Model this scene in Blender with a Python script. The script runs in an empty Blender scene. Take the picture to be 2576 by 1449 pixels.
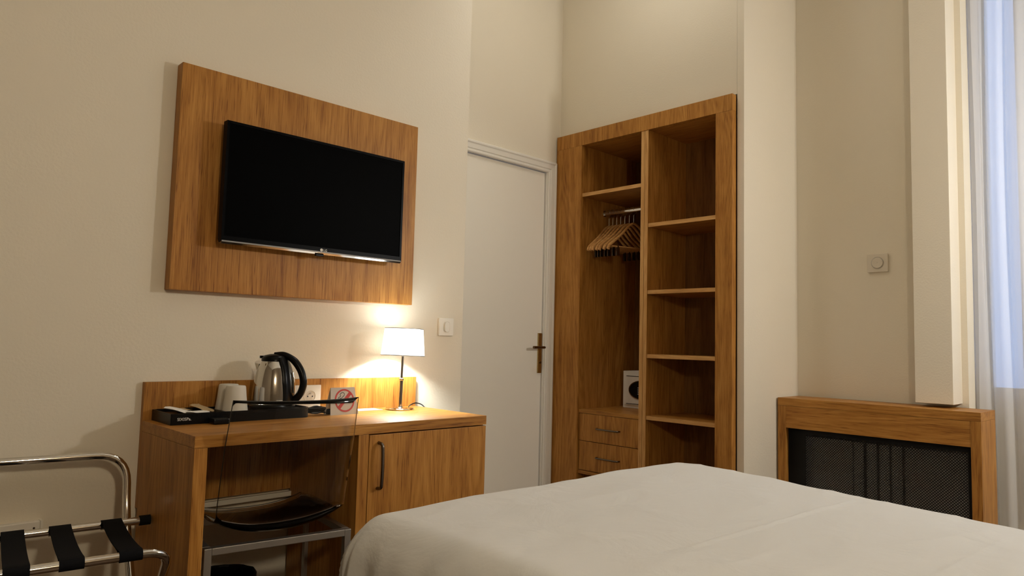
import bpy, bmesh, math, random
from mathutils import Vector, Matrix, noise

random.seed(7)
S = bpy.context.scene
COL = S.collection
PI = math.pi

# ------------------------------------------------------------------ camera
F_PX, YAW, PITCH, ROLL = 1789.22, 0.8055, 0.0756, 0.025
CAM = Vector((0.0, -2.4652, 1.03))
fw = Vector((math.cos(YAW)*math.cos(PITCH), math.sin(YAW)*math.cos(PITCH), math.sin(PITCH)))
r0 = Vector((math.sin(YAW), -math.cos(YAW), 0.0))
u0 = r0.cross(fw)
rt = r0*math.cos(ROLL) + u0*math.sin(ROLL)
up = u0*math.cos(ROLL) - r0*math.sin(ROLL)
cd = bpy.data.cameras.new('camera')
cd.sensor_fit = 'HORIZONTAL'
cd.sensor_width = 36.0
cd.lens = 36.0*F_PX/2576.0
cd.clip_start = 0.05
cam = bpy.data.objects.new('camera', cd)
cam.matrix_world = Matrix(((rt.x, up.x, -fw.x, CAM.x), (rt.y, up.y, -fw.y, CAM.y),
                           (rt.z, up.z, -fw.z, CAM.z), (0, 0, 0, 1)))
COL.objects.link(cam)
S.camera = cam

# ------------------------------------------------------------------ world (dusk sky) and exposure
W = bpy.data.worlds.new('world')
S.world = W
W.use_nodes = True
bg = W.node_tree.nodes['Background']
bg.inputs['Color'].default_value = (0.40, 0.58, 1.0, 1)
bg.inputs['Strength'].default_value = 2.2
S.view_settings.view_transform = 'Standard'
S.view_settings.look = 'None'
S.view_settings.gamma = 1.0
S.view_settings.use_curve_mapping = False
S.view_settings.exposure = 0.07

BULB_STRENGTH = 1150.0
BULB_COLOR = (0.97, 1.0, 0.98)
SHADE_GLOW = 1.6          # lit fabric of the table lamp's shade
# lit globes of the room outside the view: name, position, radius, strength, colour
GLOBES = [
    ('bedside_right', (3.50, -3.02, 1.83), 0.09, 224.0, (1.0, 0.99, 0.96)),
    ('bedside_left', (0.35, -3.02, 1.80), 0.09, 146.0, (1.0, 0.88, 0.67)),
    ('entry', (2.75, -0.25, 3.27), 0.12, 10.8, (1.0, 0.98, 0.92)),  # added fill, brightens the door wall and the wardrobe wall
]

# recessed ceiling spots of the entry: position (x, y), watts, cone in degrees
SPOTS = [
    (2.45, -0.35, 38.0, 100.0),
]
SPOT_COLOR = (1.0, 0.99, 0.95)


# ------------------------------------------------------------------ materials
def principled(name):
    m = bpy.data.materials.new(name)
    m.use_nodes = True
    nt = m.node_tree
    return m, nt, nt.nodes['Principled BSDF']


def plain(name, col, rough=0.5, metal=0.0, spec=0.5, bump=None, emit=None, coat=0.0):
    m, nt, b = principled(name)
    b.inputs['Base Color'].default_value = (*col, 1)
    b.inputs['Roughness'].default_value = rough
    b.inputs['Metallic'].default_value = metal
    b.inputs['Specular IOR Level'].default_value = spec
    b.inputs['Coat Weight'].default_value = coat
    if emit:
        b.inputs['Emission Color'].default_value = (*emit[0], 1)
        b.inputs['Emission Strength'].default_value = emit[1]
    if bump:
        tc = nt.nodes.new('ShaderNodeTexCoord')
        n = nt.nodes.new('ShaderNodeTexNoise')
        n.inputs['Scale'].default_value = bump[0]
        n.inputs['Detail'].default_value = 3
        nt.links.new(tc.outputs['Object'], n.inputs['Vector'])
        bp = nt.nodes.new('ShaderNodeBump')
        bp.inputs['Strength'].default_value = bump[1]
        bp.inputs['Distance'].default_value = bump[2]
        nt.links.new(n.outputs['Fac'], bp.inputs['Height'])
        nt.links.new(bp.outputs['Normal'], b.inputs['Normal'])
    return m


def wall_paint(name, col):
    """rolled matt paint: faint mottling and a fine orange peel"""
    m, nt, b = principled(name)
    N, L = nt.nodes, nt.links
    tc = N.new('ShaderNodeTexCoord')
    n1 = N.new('ShaderNodeTexNoise')
    n1.inputs['Scale'].default_value = 1.3
    n1.inputs['Detail'].default_value = 3
    L.new(tc.outputs['Object'], n1.inputs['Vector'])
    mx = N.new('ShaderNodeMix')
    mx.data_type = 'RGBA'
    mx.inputs[6].default_value = (col[0]*0.965, col[1]*0.96, col[2]*0.95, 1)
    mx.inputs[7].default_value = (*col, 1)
    L.new(n1.outputs['Fac'], mx.inputs[0])
    L.new(mx.outputs[2], b.inputs['Base Color'])
    b.inputs['Roughness'].default_value = 0.65
    b.inputs['Specular IOR Level'].default_value = 0.25
    n2 = N.new('ShaderNodeTexNoise')
    n2.inputs['Scale'].default_value = 110
    n2.inputs['Detail'].default_value = 2
    L.new(tc.outputs['Object'], n2.inputs['Vector'])
    bp = N.new('ShaderNodeBump')
    bp.inputs['Strength'].default_value = 0.16
    bp.inputs['Distance'].default_value = 0.004
    L.new(n2.outputs['Fac'], bp.inputs['Height'])
    L.new(bp.outputs['Normal'], b.inputs['Normal'])
    return m


def wood(name, axis, dark, mid, light, rough=0.42):
    """oak laminate, grain running along axis 0/1/2"""
    m, nt, b = principled(name)
    N, L = nt.nodes, nt.links
    tc = N.new('ShaderNodeTexCoord')
    oi = N.new('ShaderNodeObjectInfo')
    off = N.new('ShaderNodeVectorMath')
    off.operation = 'SCALE'
    off.inputs[0].default_value = (3.1, 2.3, 4.7)
    L.new(oi.outputs['Random'], off.inputs['Scale'])
    add = N.new('ShaderNodeVectorMath')
    add.operation = 'ADD'
    L.new(tc.outputs['Object'], add.inputs[0])
    L.new(off.outputs[0], add.inputs[1])

    def mapped(along, across):
        mp = N.new('ShaderNodeMapping')
        sc = [across]*3
        sc[axis] = along
        mp.inputs['Scale'].default_value = sc
        L.new(add.outputs[0], mp.inputs['Vector'])
        return mp.outputs[0]

    def nz(vec, scale, detail, rgh=0.5, dist=0.0):
        n = N.new('ShaderNodeTexNoise')
        n.inputs['Scale'].default_value = scale
        n.inputs['Detail'].default_value = detail
        n.inputs['Roughness'].default_value = rgh
        n.inputs['Distortion'].default_value = dist
        L.new(vec, n.inputs['Vector'])
        return n.outputs['Fac']

    def math_(op, a, bb=None, c=None):
        n = N.new('ShaderNodeMath')
        n.operation = op
        for i, v in enumerate((a, bb, c)):
            if v is None:
                continue
            if isinstance(v, (int, float)):
                n.inputs[i].default_value = v
            else:
                L.new(v, n.inputs[i])
        return n.outputs[0]

    broad = nz(mapped(0.12, 1.0), 17, 4, 0.55, 0.3)
    fig = nz(mapped(0.13, 1.0), 6.5, 1.5, 0.4, 0.25)
    cath = math_('MULTIPLY_ADD', math_('SINE', math_('MULTIPLY', fig, 95.0)), 0.5, 0.5)
    fibre = nz(mapped(0.018, 1.0), 260, 3, 0.6)
    pore = nz(mapped(0.03, 1.0), 420, 2, 0.5)
    porem = N.new('ShaderNodeMapRange')
    porem.inputs['From Min'].default_value = 0.56
    porem.inputs['From Max'].default_value = 0.70
    L.new(pore, porem.inputs['Value'])
    t = math_('MULTIPLY', broad, 0.50)
    t = math_('MULTIPLY_ADD', cath, 0.11, t)
    t = math_('MULTIPLY_ADD', fibre, 0.55, t)
    t = math_('MULTIPLY_ADD', porem.outputs[0], -0.24, t)
    rmp = N.new('ShaderNodeValToRGB')
    e = rmp.color_ramp.elements
    e[0].position = 0.28
    e[0].color = (*dark, 1)
    e[1].position = 0.78
    e[1].color = (*light, 1)
    k = e.new(0.53)
    k.color = (*mid, 1)
    L.new(t, rmp.inputs['Fac'])
    L.new(rmp.outputs['Color'], b.inputs['Base Color'])
    b.inputs['Roughness'].default_value = rough
    b.inputs['Specular IOR Level'].default_value = 0.25
    bp = N.new('ShaderNodeBump')
    bp.inputs['Strength'].default_value = 0.15
    bp.inputs['Distance'].default_value = 0.001
    L.new(t, bp.inputs['Height'])
    L.new(bp.outputs['Normal'], b.inputs['Normal'])
    return m


def clear_plastic(name, tint, edge=1.0):
    m = bpy.data.materials.new(name)
    m.use_nodes = True
    nt = m.node_tree
    N, L = nt.nodes, nt.links
    N.remove(N['Principled BSDF'])
    out = N['Material Output']
    tr = N.new('ShaderNodeBsdfTransparent')
    tr.inputs['Color'].default_value = (*tint, 1)
    gl = N.new('ShaderNodeBsdfGlossy')
    gl.inputs['Roughness'].default_value = 0.04
    gl.inputs['Color'].default_value = (0.95, 0.95, 0.95, 1)
    fr = N.new('ShaderNodeFresnel')
    fr.inputs['IOR'].default_value = 1.30
    mx = N.new('ShaderNodeMixShader')
    L.new(fr.outputs[0], mx.inputs[0])
    L.new(tr.outputs[0], mx.inputs[1])
    L.new(gl.outputs[0], mx.inputs[2])
    L.new(mx.outputs[0], out.inputs['Surface'])
    return m


def cloth_sheer(name, col, clear, trans):
    m = bpy.data.materials.new(name)
    m.use_nodes = True
    nt = m.node_tree
    N, L = nt.nodes, nt.links
    N.remove(N['Principled BSDF'])
    out = N['Material Output']
    d = N.new('ShaderNodeBsdfDiffuse')
    d.inputs['Color'].default_value = (*col, 1)
    t = N.new('ShaderNodeBsdfTranslucent')
    t.inputs['Color'].default_value = (*col, 1)
    p = N.new('ShaderNodeBsdfTransparent')
    a = N.new('ShaderNodeMixShader')
    a.inputs[0].default_value = trans
    L.new(d.outputs[0], a.inputs[1])
    L.new(t.outputs[0], a.inputs[2])
    c = N.new('ShaderNodeMixShader')
    c.inputs[0].default_value = clear
    L.new(a.outputs[0], c.inputs[1])
    L.new(p.outputs[0], c.inputs[2])
    L.new(c.outputs[0], out.inputs['Surface'])
    return m


OAK = dict(dark=(0.170, 0.058, 0.008), mid=(0.370, 0.158, 0.028), light=(0.520, 0.255, 0.058))
M = {}
M['wood_z'] = wood('oak_laminate_vertical', 2, **OAK)
M['wood_y'] = wood('oak_laminate_along_y', 1, **OAK)
M['wood_x'] = wood('oak_laminate_along_x', 0, **OAK)
M['wood_back_shaded'] = wood('oak_back_shade_darkened', 2, (0.10, 0.038, 0.008), (0.19, 0.080, 0.018), (0.26, 0.125, 0.034))  # oak darkened in colour to stand for shade deep inside the wardrobe
M['band_z'] = wood('oak_edge_band_vertical', 2, (0.36, 0.17, 0.05), (0.55, 0.29, 0.095), (0.66, 0.39, 0.15))
M['band_y'] = wood('oak_edge_band_horizontal', 1, (0.36, 0.17, 0.05), (0.55, 0.29, 0.095), (0.66, 0.39, 0.15))
M['hanger_wood'] = wood('hanger_beech', 0, (0.26, 0.11, 0.03), (0.50, 0.25, 0.08), (0.66, 0.38, 0.14), rough=0.25)
M['floor'] = wood('floor_boards', 0, (0.05, 0.026, 0.010), (0.10, 0.052, 0.024), (0.14, 0.080, 0.038))
M['wall'] = wall_paint('wall_paint', (0.76, 0.69, 0.555))
M['bounce_cut'] = wall_paint('unseen_wall_bounce_cut_paint', (0.27, 0.215, 0.155))  # dark colour chosen for the unseen walls to cut bounced light
M['ceiling'] = wall_paint('ceiling_paint', (0.82, 0.79, 0.73))
M['door'] = plain('door_paint', (0.82, 0.765, 0.65), 0.38, spec=0.4, bump=(60, 0.08, 0.002))
M['gloss_white'] = plain('white_gloss_trim', (0.80, 0.76, 0.67), 0.25, spec=0.5)
M['plastic_white'] = plain('white_plastic', (0.80, 0.75, 0.64), 0.32, bump=(30, 0.02, 0.001))
M['plastic_grey'] = plain('thermostat_plastic', (0.66, 0.59, 0.47), 0.4, bump=(30, 0.02, 0.001))
M['black'] = plain('black_plastic', (0.004, 0.004, 0.004), 0.28, spec=0.16, bump=(200, 0.03, 0.001))
M['black_matt'] = plain('black_matt', (0.006, 0.006, 0.006), 0.8, spec=0.1, bump=(200, 0.05, 0.001))
M['tv_black'] = plain('tv_bezel', (0.0015, 0.0015, 0.0018), 0.35, spec=0.06, bump=(60, 0.01, 0.001))
M['screen'] = plain('tv_screen', (0.0008, 0.0008, 0.0008), 0.45, spec=0.02, bump=(8, 0.01, 0.001))
M['strap'] = plain('black_webbing', (0.006, 0.006, 0.007), 0.9, spec=0.1, bump=(600, 0.3, 0.001))
M['chrome'] = plain('chrome', (0.72, 0.70, 0.66), 0.07, 1.0, bump=(20, 0.01, 0.001))
M['steel'] = plain('brushed_steel', (0.62, 0.60, 0.56), 0.10, 1.0, bump=(40, 0.02, 0.001))
M['satin'] = plain('satin_metal', (0.50, 0.47, 0.42), 0.42, 1.0, bump=(120, 0.05, 0.001))
M['gunmetal'] = plain('gunmetal', (0.26, 0.25, 0.24), 0.12, 1.0, bump=(20, 0.01, 0.001))
M['dark_metal'] = plain('dark_nickel', (0.18, 0.15, 0.12), 0.25, 1.0, bump=(60, 0.02, 0.001))
M['brass'] = plain('aged_brass', (0.46, 0.33, 0.13), 0.28, 1.0, bump=(60, 0.05, 0.001))
M['dark_brass'] = plain('dark_brass', (0.16, 0.10, 0.05), 0.3, 1.0, bump=(60, 0.05, 0.001))
M['card'] = plain('grey_card', (0.50, 0.46, 0.40), 0.6, bump=(150, 0.05, 0.001))
M['ink_red'] = plain('red_print', (0.42, 0.03, 0.02), 0.6, bump=(150, 0.02, 0.001))
M['ink_black'] = plain('black_print', (0.02, 0.02, 0.02), 0.6, bump=(150, 0.02, 0.001))
M['ink_white'] = plain('white_print', (0.75, 0.72, 0.65), 0.5, bump=(150, 0.02, 0.001))
M['paper'] = plain('white_paper', (0.78, 0.75, 0.68), 0.7, bump=(90, 0.1, 0.002))
M['paper_tan'] = plain('tan_paper', (0.50, 0.37, 0.20), 0.6, bump=(90, 0.1, 0.002))
M['cup'] = cloth_sheer('wrapped_cup', (0.74, 0.70, 0.61), 0.06, 0.15)
M['mesh'] = plain('black_grille', (0.010, 0.010, 0.010), 0.6, spec=0.2, bump=(300, 0.05, 0.001))
M['radiator'] = plain('radiator_paint', (0.62, 0.61, 0.55), 0.5, bump=(80, 0.05, 0.001))
M['clear'] = clear_plastic('clear_polycarbonate', (0.975, 0.97, 0.96))
M['clear_rim'] = plain('polycarbonate_edge', (0.05, 0.045, 0.04), 0.12, spec=0.9, bump=(60, 0.02, 0.001))
M['glass'] = clear_plastic('window_glass', (0.95, 0.97, 0.98))
M['curtain'] = cloth_sheer('sheer_curtain', (0.84, 0.82, 0.79), 0.17, 0.50)
M['safe'] = plain('safe_enamel', (0.78, 0.74, 0.66), 0.45, bump=(220, 0.06, 0.001))
M['key'] = plain('grey_key', (0.30, 0.30, 0.30), 0.4, bump=(60, 0.02, 0.001))


def emission(name, col, s):
    m = bpy.data.materials.new(name)
    m.use_nodes = True
    nt = m.node_tree
    nt.nodes.remove(nt.nodes['Principled BSDF'])
    e = nt.nodes.new('ShaderNodeEmission')
    e.inputs['Color'].default_value = (*col, 1)
    e.inputs['Strength'].default_value = s
    nt.links.new(e.outputs[0], nt.nodes['Material Output'].inputs['Surface'])
    return m


def lit_shade(name, col, glow):
    """white fabric lit through from the bulb inside it"""
    m = cloth_sheer(name, (0.86, 0.84, 0.80), 0.0, 0.05)
    nt = m.node_tree
    out = nt.nodes['Material Output']
    src = out.inputs['Surface'].links[0].from_socket
    e = nt.nodes.new('ShaderNodeEmission')
    e.inputs['Color'].default_value = (*col, 1)
    e.inputs['Strength'].default_value = glow
    ad = nt.nodes.new('ShaderNodeAddShader')
    nt.links.new(src, ad.inputs[0])
    nt.links.new(e.outputs[0], ad.inputs[1])
    nt.links.new(ad.outputs[0], out.inputs['Surface'])
    return m


M['shade'] = lit_shade('lamp_shade_fabric', BULB_COLOR, SHADE_GLOW)
M['shade_top'] = lit_shade('lamp_top_diffuser', BULB_COLOR, SHADE_GLOW*7.0)
M['bulb'] = emission('lit_bulb', BULB_COLOR, BULB_STRENGTH)


def duvet_mat():
    m, nt, b = principled('white_cotton')
    N, L = nt.nodes, nt.links
    tc = N.new('ShaderNodeTexCoord')
    n = N.new('ShaderNodeTexNoise')
    n.inputs['Scale'].default_value = 5
    n.inputs['Detail'].default_value = 5
    n.inputs['Distortion'].default_value = 0.8
    L.new(tc.outputs['Object'], n.inputs['Vector'])
    w = N.new('ShaderNodeTexNoise')
    w.inputs['Scale'].default_value = 700
    L.new(tc.outputs['Object'], w.inputs['Vector'])
    b.inputs['Base Color'].default_value = (0.63, 0.62, 0.59, 1)
    b.inputs['Roughness'].default_value = 0.85
    b.inputs['Specular IOR Level'].default_value = 0.15
    b.inputs['Sheen Weight'].default_value = 0.15
    b1 = N.new('ShaderNodeBump')
    b1.inputs['Strength'].default_value = 0.6
    b1.inputs['Distance'].default_value = 0.016
    L.new(n.outputs['Fac'], b1.inputs['Height'])
    b2 = N.new('ShaderNodeBump')
    b2.inputs['Strength'].default_value = 0.12
    b2.inputs['Distance'].default_value = 0.001
    L.new(w.outputs['Fac'], b2.inputs['Height'])
    L.new(b1.outputs['Normal'], b2.inputs['Normal'])
    L.new(b2.outputs['Normal'], b.inputs['Normal'])
    return m


M['duvet'] = duvet_mat()


# ------------------------------------------------------------------ mesh helpers
ORG = {}


def origin(o):
    return ORG.get(o.name, Vector((0, 0, 0))) if o else Vector((0, 0, 0))


def obj(name, bm, mat, parent=None, local=False, smooth=False, loc=None, bevel=0.0):
    """link bm as one mesh object; coordinates are world ones unless local"""
    if bevel:
        try:
            bmesh.ops.bevel(bm, geom=list(bm.edges), offset=bevel, segments=2, affect='EDGES', profile=0.6)
        except Exception:
            pass
    if parent is not None and not local:
        bmesh.ops.translate(bm, verts=bm.verts, vec=-origin(parent))
    if loc is not None:
        bmesh.ops.translate(bm, verts=bm.verts, vec=-Vector(loc))
    bmesh.ops.recalc_face_normals(bm, faces=bm.faces)
    me = bpy.data.meshes.new(name)
    bm.to_mesh(me)
    bm.free()
    if smooth:
        for p in me.polygons:
            p.use_smooth = True
        try:
            me.set_sharp_from_angle(angle=math.radians(38))
        except Exception:
            pass
    me.materials.append(M[mat] if isinstance(mat, str) else mat)
    o = bpy.data.objects.new(name, me)
    COL.objects.link(o)
    if loc is not None:
        o.location = loc
    if parent is not None:
        o.parent = parent
    ORG[o.name] = origin(parent) if parent is not None else (Vector(loc) if loc is not None else Vector((0, 0, 0)))
    return o


def tag(o, label, cat, group=None):
    o['label'] = label
    o['category'] = cat
    if group:
        o['group'] = group
    return o


def thing(name, label, cat, loc=(0, 0, 0), rotz=0.0, group=None):
    o = bpy.data.objects.new(name, None)
    o.empty_display_size = 0.05
    COL.objects.link(o)
    o.location = loc
    o.rotation_euler = (0, 0, rotz)
    ORG[o.name] = Vector(loc)
    return tag(o, label, cat, group)


def struct(o):
    o['kind'] = 'structure'
    return o


def box(x0, x1, y0, y1, z0, z1, bm=None):
    if bm is None:
        bm = bmesh.new()
    x0, x1 = min(x0, x1), max(x0, x1)
    y0, y1 = min(y0, y1), max(y0, y1)
    z0, z1 = min(z0, z1), max(z0, z1)
    v = [bm.verts.new(p) for p in ((x0, y0, z0), (x1, y0, z0), (x1, y1, z0), (x0, y1, z0),
                                   (x0, y0, z1), (x1, y0, z1), (x1, y1, z1), (x0, y1, z1))]
    for f in ((0, 3, 2, 1), (4, 5, 6, 7), (0, 1, 5, 4), (1, 2, 6, 5), (2, 3, 7, 6), (3, 0, 4, 7)):
        bm.faces.new([v[i] for i in f])
    return bm


def tube(pts, r, seg=10, bm=None, caps=True, flat=None):
    """round (or elliptic, flat=(ra, rb, normal)) tube along pts; r may be a list"""
    if bm is None:
        bm = bmesh.new()
    pts = [Vector(p) for p in pts]
    n = len(pts)
    rings = []
    prev = None
    for i, p in enumerate(pts):
        t = (pts[min(i+1, n-1)] - pts[max(i-1, 0)]).normalized()
        if flat:
            a = Vector(flat[2]).normalized()
            a = (a - t*a.dot(t)).normalized()
        elif prev is None:
            a = t.orthogonal().normalized()
        else:
            a = (prev - t*prev.dot(t)).normalized()
        prev = a
        b = t.cross(a)
        rr = r[i] if isinstance(r, (list, tuple)) else r
        ra, rb = (flat[0]*rr, flat[1]*rr) if flat else (rr, rr)
        rings.append([bm.verts.new(p + a*(ra*math.cos(2*PI*k/seg)) + b*(rb*math.sin(2*PI*k/seg))) for k in range(seg)])
    for i in range(n-1):
        for k in range(seg):
            bm.faces.new((rings[i][k], rings[i][(k+1) % seg], rings[i+1][(k+1) % seg], rings[i+1][k]))
    if caps:
        bm.faces.new(rings[0][::-1])
        bm.faces.new(rings[-1])
    return bm


def lathe(prof, seg=40, c=(0, 0, 0), bm=None, cap0=True, cap1=True):
    if bm is None:
        bm = bmesh.new()
    rings = []
    for r, z in prof:
        rings.append([bm.verts.new((c[0]+r*math.cos(2*PI*k/seg), c[1]+r*math.sin(2*PI*k/seg), c[2]+z)) for k in range(seg)])
    for i in range(len(rings)-1):
        for k in range(seg):
            bm.faces.new((rings[i][k], rings[i][(k+1) % seg], rings[i+1][(k+1) % seg], rings[i+1][k]))
    if cap0:
        bm.faces.new(rings[0][::-1])
    if cap1:
        bm.faces.new(rings[-1])
    return bm


def round_path(pts, rad, n=6):
    """polyline with its inner corners rounded"""
    pts = [Vector(p) for p in pts]
    out = [pts[0]]
    for i in range(1, len(pts)-1):
        p, a, b = pts[i], pts[i-1], pts[i+1]
        da, db = (a-p), (b-p)
        ra = min(rad, da.length*0.49)
        rb = min(rad, db.length*0.49)
        s, e = p + da.normalized()*ra, p + db.normalized()*rb
        for k in range(n+1):
            t = k/n
            out.append(s*(1-t)**2 + p*2*t*(1-t) + e*t*t)
    out.append(pts[-1])
    return out


def spline(pts, n=8):
    pts = [Vector(p) for p in pts]
    P = [pts[0]*2-pts[1]] + pts + [pts[-1]*2-pts[-2]]
    out = []
    for i in range(1, len(P)-2):
        a, b, c, d = P[i-1], P[i], P[i+1], P[i+2]
        for k in range(n):
            t = k/n
            out.append(0.5*((2*b) + (c-a)*t + (2*a-5*b+4*c-d)*t*t + (3*b-a-3*c+d)*t**3))
    out.append(pts[-1])
    return out


def prism(poly, axis, a, b, bm=None):
    """polygon (2-D, in the other two axes in order) extruded along axis from a to b"""
    if bm is None:
        bm = bmesh.new()

    def P(p, h):
        q = list(p)
        q.insert(axis, h)
        return q
    v0 = [bm.verts.new(P(p, a)) for p in poly]
    v1 = [bm.verts.new(P(p, b)) for p in poly]
    n = len(poly)
    bm.faces.new(v0)
    bm.faces.new(v1[::-1])
    for i in range(n):
        bm.faces.new((v0[i], v0[(i+1) % n], v1[(i+1) % n], v1[i]))
    return bm


def ring_prism(po, pi, y0, y1, bm=None):
    """flat frame between two closed outlines in local x/z, between depths y0 and y1"""
    if bm is None:
        bm = bmesh.new()
    n = len(po)
    V = [[bm.verts.new((p[0], y, p[1])) for p in poly] for y in (y0, y1) for poly in (po, pi)]
    for i in range(n):
        j = (i+1) % n
        bm.faces.new((V[0][i], V[0][j], V[1][j], V[1][i]))
        bm.faces.new((V[2][i], V[3][i], V[3][j], V[2][j]))
        bm.faces.new((V[0][i], V[2][i], V[2][j], V[0][j]))
        bm.faces.new((V[1][i], V[1][j], V[3][j], V[3][i]))
    return bm


def circle(cx, cz, r, n=40, sq=1.0):
    return [(cx + r*math.cos(2*PI*k/n), cz + r*sq*math.sin(2*PI*k/n)) for k in range(n)]


def text_bm(s, size, depth=0.0006):
    cu = bpy.data.curves.new('lettering', 'FONT')
    cu.body = s
    cu.size = size
    cu.extrude = depth
    cu.align_x = 'LEFT'
    cu.resolution_u = 3
    o = bpy.data.objects.new('lettering', cu)
    COL.objects.link(o)
    bpy.context.view_layer.update()
    dg = bpy.context.evaluated_depsgraph_get()
    me = bpy.data.meshes.new_from_object(o.evaluated_get(dg))
    bpy.data.objects.remove(o)
    bm = bmesh.new()
    bm.from_mesh(me)
    bpy.data.meshes.remove(me)
    # stand the text up: local x, facing -y
    bmesh.ops.rotate(bm, verts=bm.verts, cent=(0, 0, 0), matrix=Matrix.Rotation(PI/2, 3, 'X'))
    return bm


# ================================================================== the room
XA = 2.064      # end of the tv wall
YB = 0.673      # door wall
XC = 3.428      # wardrobe wall
YC = -0.640     # pier corner
XD = 4.056      # radiator and window wall
H = 3.42
XL, YBK = -1.35, -3.15

bm = box(XL, XA, 0, 0.14, 0, H)
box(XA-0.14, XA, 0.14, YB, 0, H, bm)
struct(obj('wall_tv', bm, 'wall'))

DL, DR, DT = 2.46, 3.318, 2.146
bm = box(XA-0.14, DL, YB, YB+0.14, 0, H)
box(DL, DR, YB, YB+0.14, DT, H, bm)
box(DR, XD+0.5, YB, YB+0.14, 0, H, bm)
struct(obj('wall_door', bm, 'wall'))

bm = box(XC, XC+0.10, -0.600, YB, 2.385, H)
box(XC, XD, YC, -0.601, 0, H, bm)
struct(obj('wall_wardrobe', bm, 'wall'))

WY0, WY1, WTOP = -1.493, -2.86, 3.05
bm = box(XD, XD+0.45, WY0, YB, 0, H)
box(XD, XD+0.45, YBK-0.14, WY1, 0, H, bm)
box(XD, XD+0.45, WY1, WY0, WTOP, H, bm)
box(XD, XD+0.45, WY1, WY0, 0, 0.04, bm)
struct(obj('wall_window', bm, 'wall'))
struct(obj('wall_left', box(XL-0.14, XL, YBK-0.14, 0.14, 0, H), 'bounce_cut'))
struct(obj('wall_back', box(XL, XD, YBK-0.14, YBK, 0, H), 'bounce_cut'))
struct(obj('ceiling', box(XL-0.14, XD+0.45, YBK-0.14, YB+0.14, H, H+0.12), 'ceiling'))
struct(obj('floor', box(XL-0.14, XD+0.45, YBK-0.14, YB+0.14, -0.12, 0), 'floor'))

struct(obj('baseboard_tv', box(XL, 0.735, -0.014, 0, 0, 0.09), 'gloss_white', bevel=0.003))
struct(obj('baseboard_window', box(XD-0.014, XD, -1.49, -1.61, 0, 0.09), 'gloss_white', bevel=0.003))

# ---- door -----------------------------------------------------------------
door = bpy.data.objects.new('door_1', None)
COL.objects.link(door)
door.location = (2.9, YB, 0)
ORG['door_1'] = Vector((2.9, YB, 0))
struct(door)
obj('leaf', box(DL+0.016, 3.297, YB+0.012, YB+0.050, 0.008, 2.129), 'door', door, bevel=0.0015)
bm = box(DL+0.001, DL+0.014, YB+0.001, YB+0.139, 0.0, DT-0.001)
obj('jamb', bm, 'gloss_white', door)
bm = box(3.302, DR-0.001, YB+0.001, YB+0.139, 0.0, DT-0.001)
obj('jamb', bm, 'gloss_white', door)
obj('jamb', box(DL+0.015, 3.301, YB+0.001, YB+0.139, 2.133, DT-0.001), 'gloss_white', door)
# moulded architrave, profile (distance from opening, projection)
prof = [(0, 0), (0, 0.008), (0.006, 0.012), (0.016, 0.012), (0.020, 0.008), (0.024, 0.014), (0.050, 0.017),
        (0.058, 0.022), (0.066, 0.022), (0.070, 0.014), (0.074, 0.010), (0.074, 0.0)]
bm = bmesh.new()
path = [(DL+0.006, 0.0, (-1, 0)), (DL+0.006, 2.134, (-1, 1)), (3.311, 2.134, (1, 1)), (3.311, 0.0, (1, 0))]
rows = [[bm.verts.new((x + d*n[0], YB - p, z + d*n[1])) for d, p in prof] for x, z, n in path]
for a, b in zip(rows, rows[1:]):
    for i in range(len(prof)-1):
        bm.faces.new((a[i], a[i+1], b[i+1], b[i]))
    bm.faces.new((a[-1], a[0], b[0], b[-1]))
bm.faces.new(rows[0])
bm.faces.new(rows[-1][::-1])
obj('architrave', bm, 'gloss_white', door)
hp = obj('handle_plate', box(3.262, 3.296, YB+0.004, YB+0.012, 0.838, 1.090), 'brass', door, bevel=0.002)
obj('screw', lathe([(0.004, 0), (0.004, 0.0015)], 10), 'dark_brass', hp, local=True).location = (3.28-2.9, 0.004, 1.075)
bm = tube(round_path([(3.281, YB+0.006, 1.000), (3.281, YB-0.042, 1.000), (3.170, YB-0.046, 1.000)], 0.018), 0.0085, 12)
obj('lever', bm, 'dark_brass', hp, smooth=True)
obj('key_bow', prism(circle(3.281, 0.905, 0.007, 14), 1, YB-0.002, YB+0.004), 'dark_brass', hp)

# ---- window, curtain, pipe casing ------------------------------------------
win = bpy.data.objects.new('window_1', None)
COL.objects.link(win)
win.location = (XD+0.30, (WY0+WY1)/2, 0.04)
ORG['window_1'] = Vector(win.location)
struct(win)
xf0, xf1 = XD+0.27, XD+0.33
posts = [(WY0-0.001, WY0-0.045), (-1.668, -1.862), (-2.62, WY1+0.001)]
for a, b in posts:
    obj('frame_post', box(xf0, xf1, a, b, 0.041, WTOP-0.001), 'gloss_white', win)
bays = [(posts[0][1]-0.001, posts[1][0]+0.001), (posts[1][1]-0.001, posts[2][0]+0.001)]
for a, b in bays:
    obj('bottom_panel', box(xf0+0.01, xf1-0.01, a, b, 0.041, 0.80), 'gloss_white', win)
    obj('frame_rail', box(xf0, xf1, a, b, 0.801, 0.86), 'gloss_white', win)
    obj('frame_rail', box(xf0, xf1, a, b, 2.98, WTOP-0.001), 'gloss_white', win)
    obj('pane', box(xf0+0.025, xf0+0.031, a, b, 0.861, 2.979), 'glass', win)

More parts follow.
